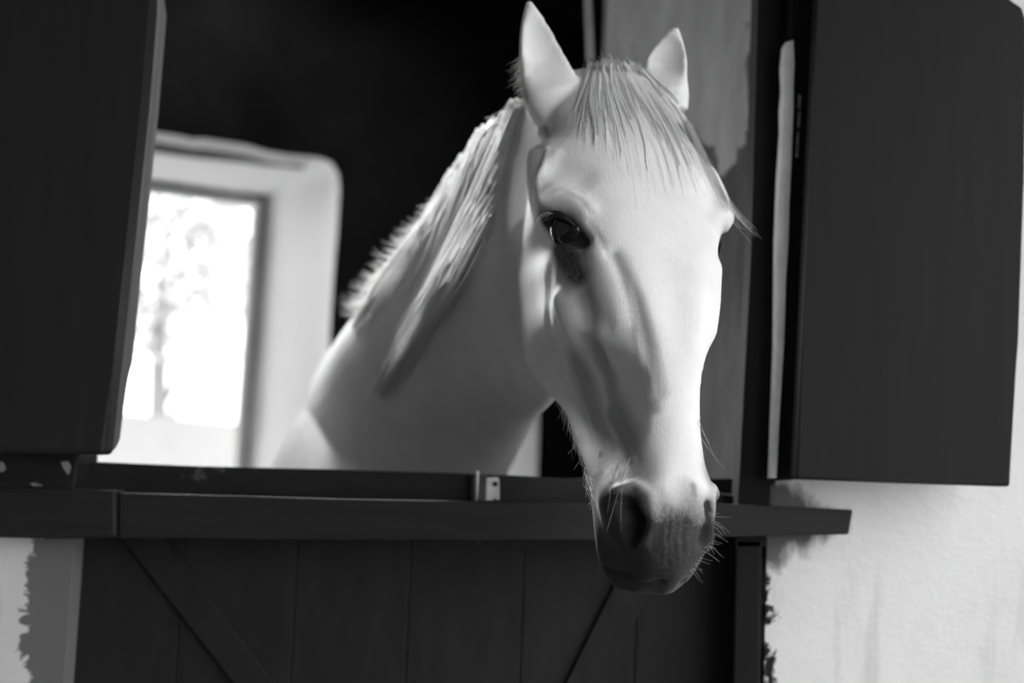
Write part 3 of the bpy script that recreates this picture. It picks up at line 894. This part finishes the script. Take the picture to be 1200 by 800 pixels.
# mane: lies along the near side of the neck, gathered in a long lock
MA = [[(626, 130), (622, 165), (600, 210), (570, 262), (536, 320), (505, 375), (470, 430), (444, 480)], [(614, 124), (600, 165), (576, 215), (548, 268), (518, 325), (488, 380), (460, 432), (442, 478)],
      [(596, 134), (578, 175), (556, 225), (532, 275), (508, 325), (486, 372), (466, 412), (452, 450)]]
strands('mane', MA, 140, 4.0, 18, .012, .0062, M['hair'], 3.0, (.5, 1.0), 8, near=1.98, jump=.3)
strands('mane_strands', MA, 260, 5.0, 18, .016, .0008, M['hair'], 5.0, near=1.98, jump=.3)
ML = [[(584, 146), (566, 182), (546, 222), (530, 262), (516, 300), (506, 340)], [(560, 168), (546, 200), (528, 238), (512, 276), (496, 312), (478, 350)],
      [(536, 208), (524, 232), (508, 262), (492, 294), (474, 326), (456, 358)], [(510, 250), (496, 276), (478, 302), (460, 328), (440, 355), (420, 384)],
      [(486, 288), (470, 308), (452, 330), (436, 350), (416, 374), (398, 398)]]
strands('mane_lock', ML, 150, 5.0, 14, .012, .0065, M['hair'], 4.0, (.5, 1.0), 8, near=1.98, jump=.3)
strands('mane_lock_strands', ML, 320, 6.0, 14, .016, .0008, M['hair'], 5.5, near=1.98, jump=.3)
MT = [[(584, 232), (556, 280), (528, 330), (500, 378), (468, 432), (445, 480)], [(576, 230), (548, 278), (520, 328), (492, 376), (462, 430), (442, 478)], [(566, 230), (540, 276), (514, 324), (488, 368), (466, 412), (450, 450)]]
strands('mane_tress', MT, 60, 3.0, 20, .10, .0055, M['hair'], 3.0, (.6, 1.0), 8, near=1.98, jump=.3)
strands('mane_tress_strands', MT, 160, 4.0, 20, .11, .0008, M['hair'], 4.0, near=1.98, jump=.3)
strands('mane_fringe', [[(548, 196), (540, 208), (534, 216)], [(520, 236), (512, 244), (505, 246)], [(500, 266), (486, 270), (474, 266)], [(476, 300), (460, 302), (444, 294)], [(450, 332), (434, 332), (421, 321)], [(424, 362), (408, 364), (395, 361)]], 700, 4.0, 8, .006, .0008, M['hair'], 3.0, near=1.98, jump=.3)
strands('crest_fuzz', [[(616, 122), (608, 122), (602, 122)], [(580, 148), (572, 152), (566, 158)], [(556, 182), (550, 188), (545, 194)]], 260, 3.0, 6, .004, .0006, M['hair'], 1.5)
# fringes: ear edges, jaw, chin
strands('ear_fringe', [[(612, 70), (606, 74), (601, 80)], [(612, 92), (606, 98), (602, 106)], [(620, 112), (614, 118), (610, 126)]], 170, 3.0, 6, .003, .0004, M['hair'], 1.0)
strands('jaw_fringe', [[(652, 470), (655, 484), (656, 496)], [(670, 505), (671, 520), (672, 534)], [(682, 548), (681, 562), (682, 574)], [(688, 575), (690, 590), (690, 600)]], 320, 2.5, 7, .004, .0004, M['hair'], 1.5)
def wires(name, paths, rad, mat):
    V, Fc = [], []
    for pts in paths:
        q = crom(pts, 10); tube_into(V, Fc, q, rad * np.linspace(1, .3, 10), 4)
    me = bpy.data.meshes.new(name); me.from_pydata([tuple(x) for x in V], [], Fc)
    return obj(name, me, mat, horse, True)
ws = []
for k in range(26):
    y = rng.uniform(592, 668); x = np.interp(y, [590, 605, 640, 668], [832, 831, 812, 800]); d = 1.57
    dx, dy = rng.uniform(8, 34), rng.uniform(-4, 26)
    ws.append([P(x - 6, y, d), P(x + dx * .5, y + dy * .4, d - .005), P(x + dx, y + dy, d - .004)])
for k in range(10):
    x, y = rng.uniform(724, 745), rng.uniform(530, 560); h_ = hit(x, y)
    if h_ is None: continue
    d = h_[1]; ws.append([P(x, y, d), P(x - rng.uniform(4, 14), y + 20, d - .02), P(x - rng.uniform(6, 18), y + rng.uniform(45, 75), d - .022)])
for k in range(0):
    x, y = rng.uniform(700, 780), rng.uniform(672, 690); h_ = hit(x, y)
    if h_ is None: continue
    d = h_[1]; ws.append([P(x, y, d), P(x - 3, y + 10, d - .006), P(x - rng.uniform(0, 12), y + rng.uniform(16, 34), d - .008)])
for (x, y), (x2, y2) in (((816, 470), (842, 545)), ((818, 500), (848, 548)), ((816, 480), (832, 520))):
    ws.append([P(x - 5, y, 1.62), P((x + x2) / 2 - 4, (y + y2) / 2, 1.6), P(x2, y2, 1.59)])
wires('whiskers', ws, .0003, M['whisker'])
ls_ = []
for k in range(9):
    a = -.9 + k * .14; out = np.array((-cs, -sn, 0)); front = np.array((sn, -cs, 0)); d = out * math.cos(a) + front * math.sin(a)
    c = ec + d * .030 + np.array((0, 0, .015 - .010 * (k / 8 - 1) ** 2)); ls_.append([c, c + d * .012 + np.array((0, 0, .001)), c + d * .020 - np.array((0, 0, .008 + .006 * rng.random()))])
wires('eyelashes', ls_, .0005, M['whisker'])
for c_ in list(horse.children):
    if c_.name.startswith(('forelock', 'mane', 'crest', 'ear_fringe', 'jaw', 'whiskers', 'eyelashes')): c_['kind'] = 'stuff'
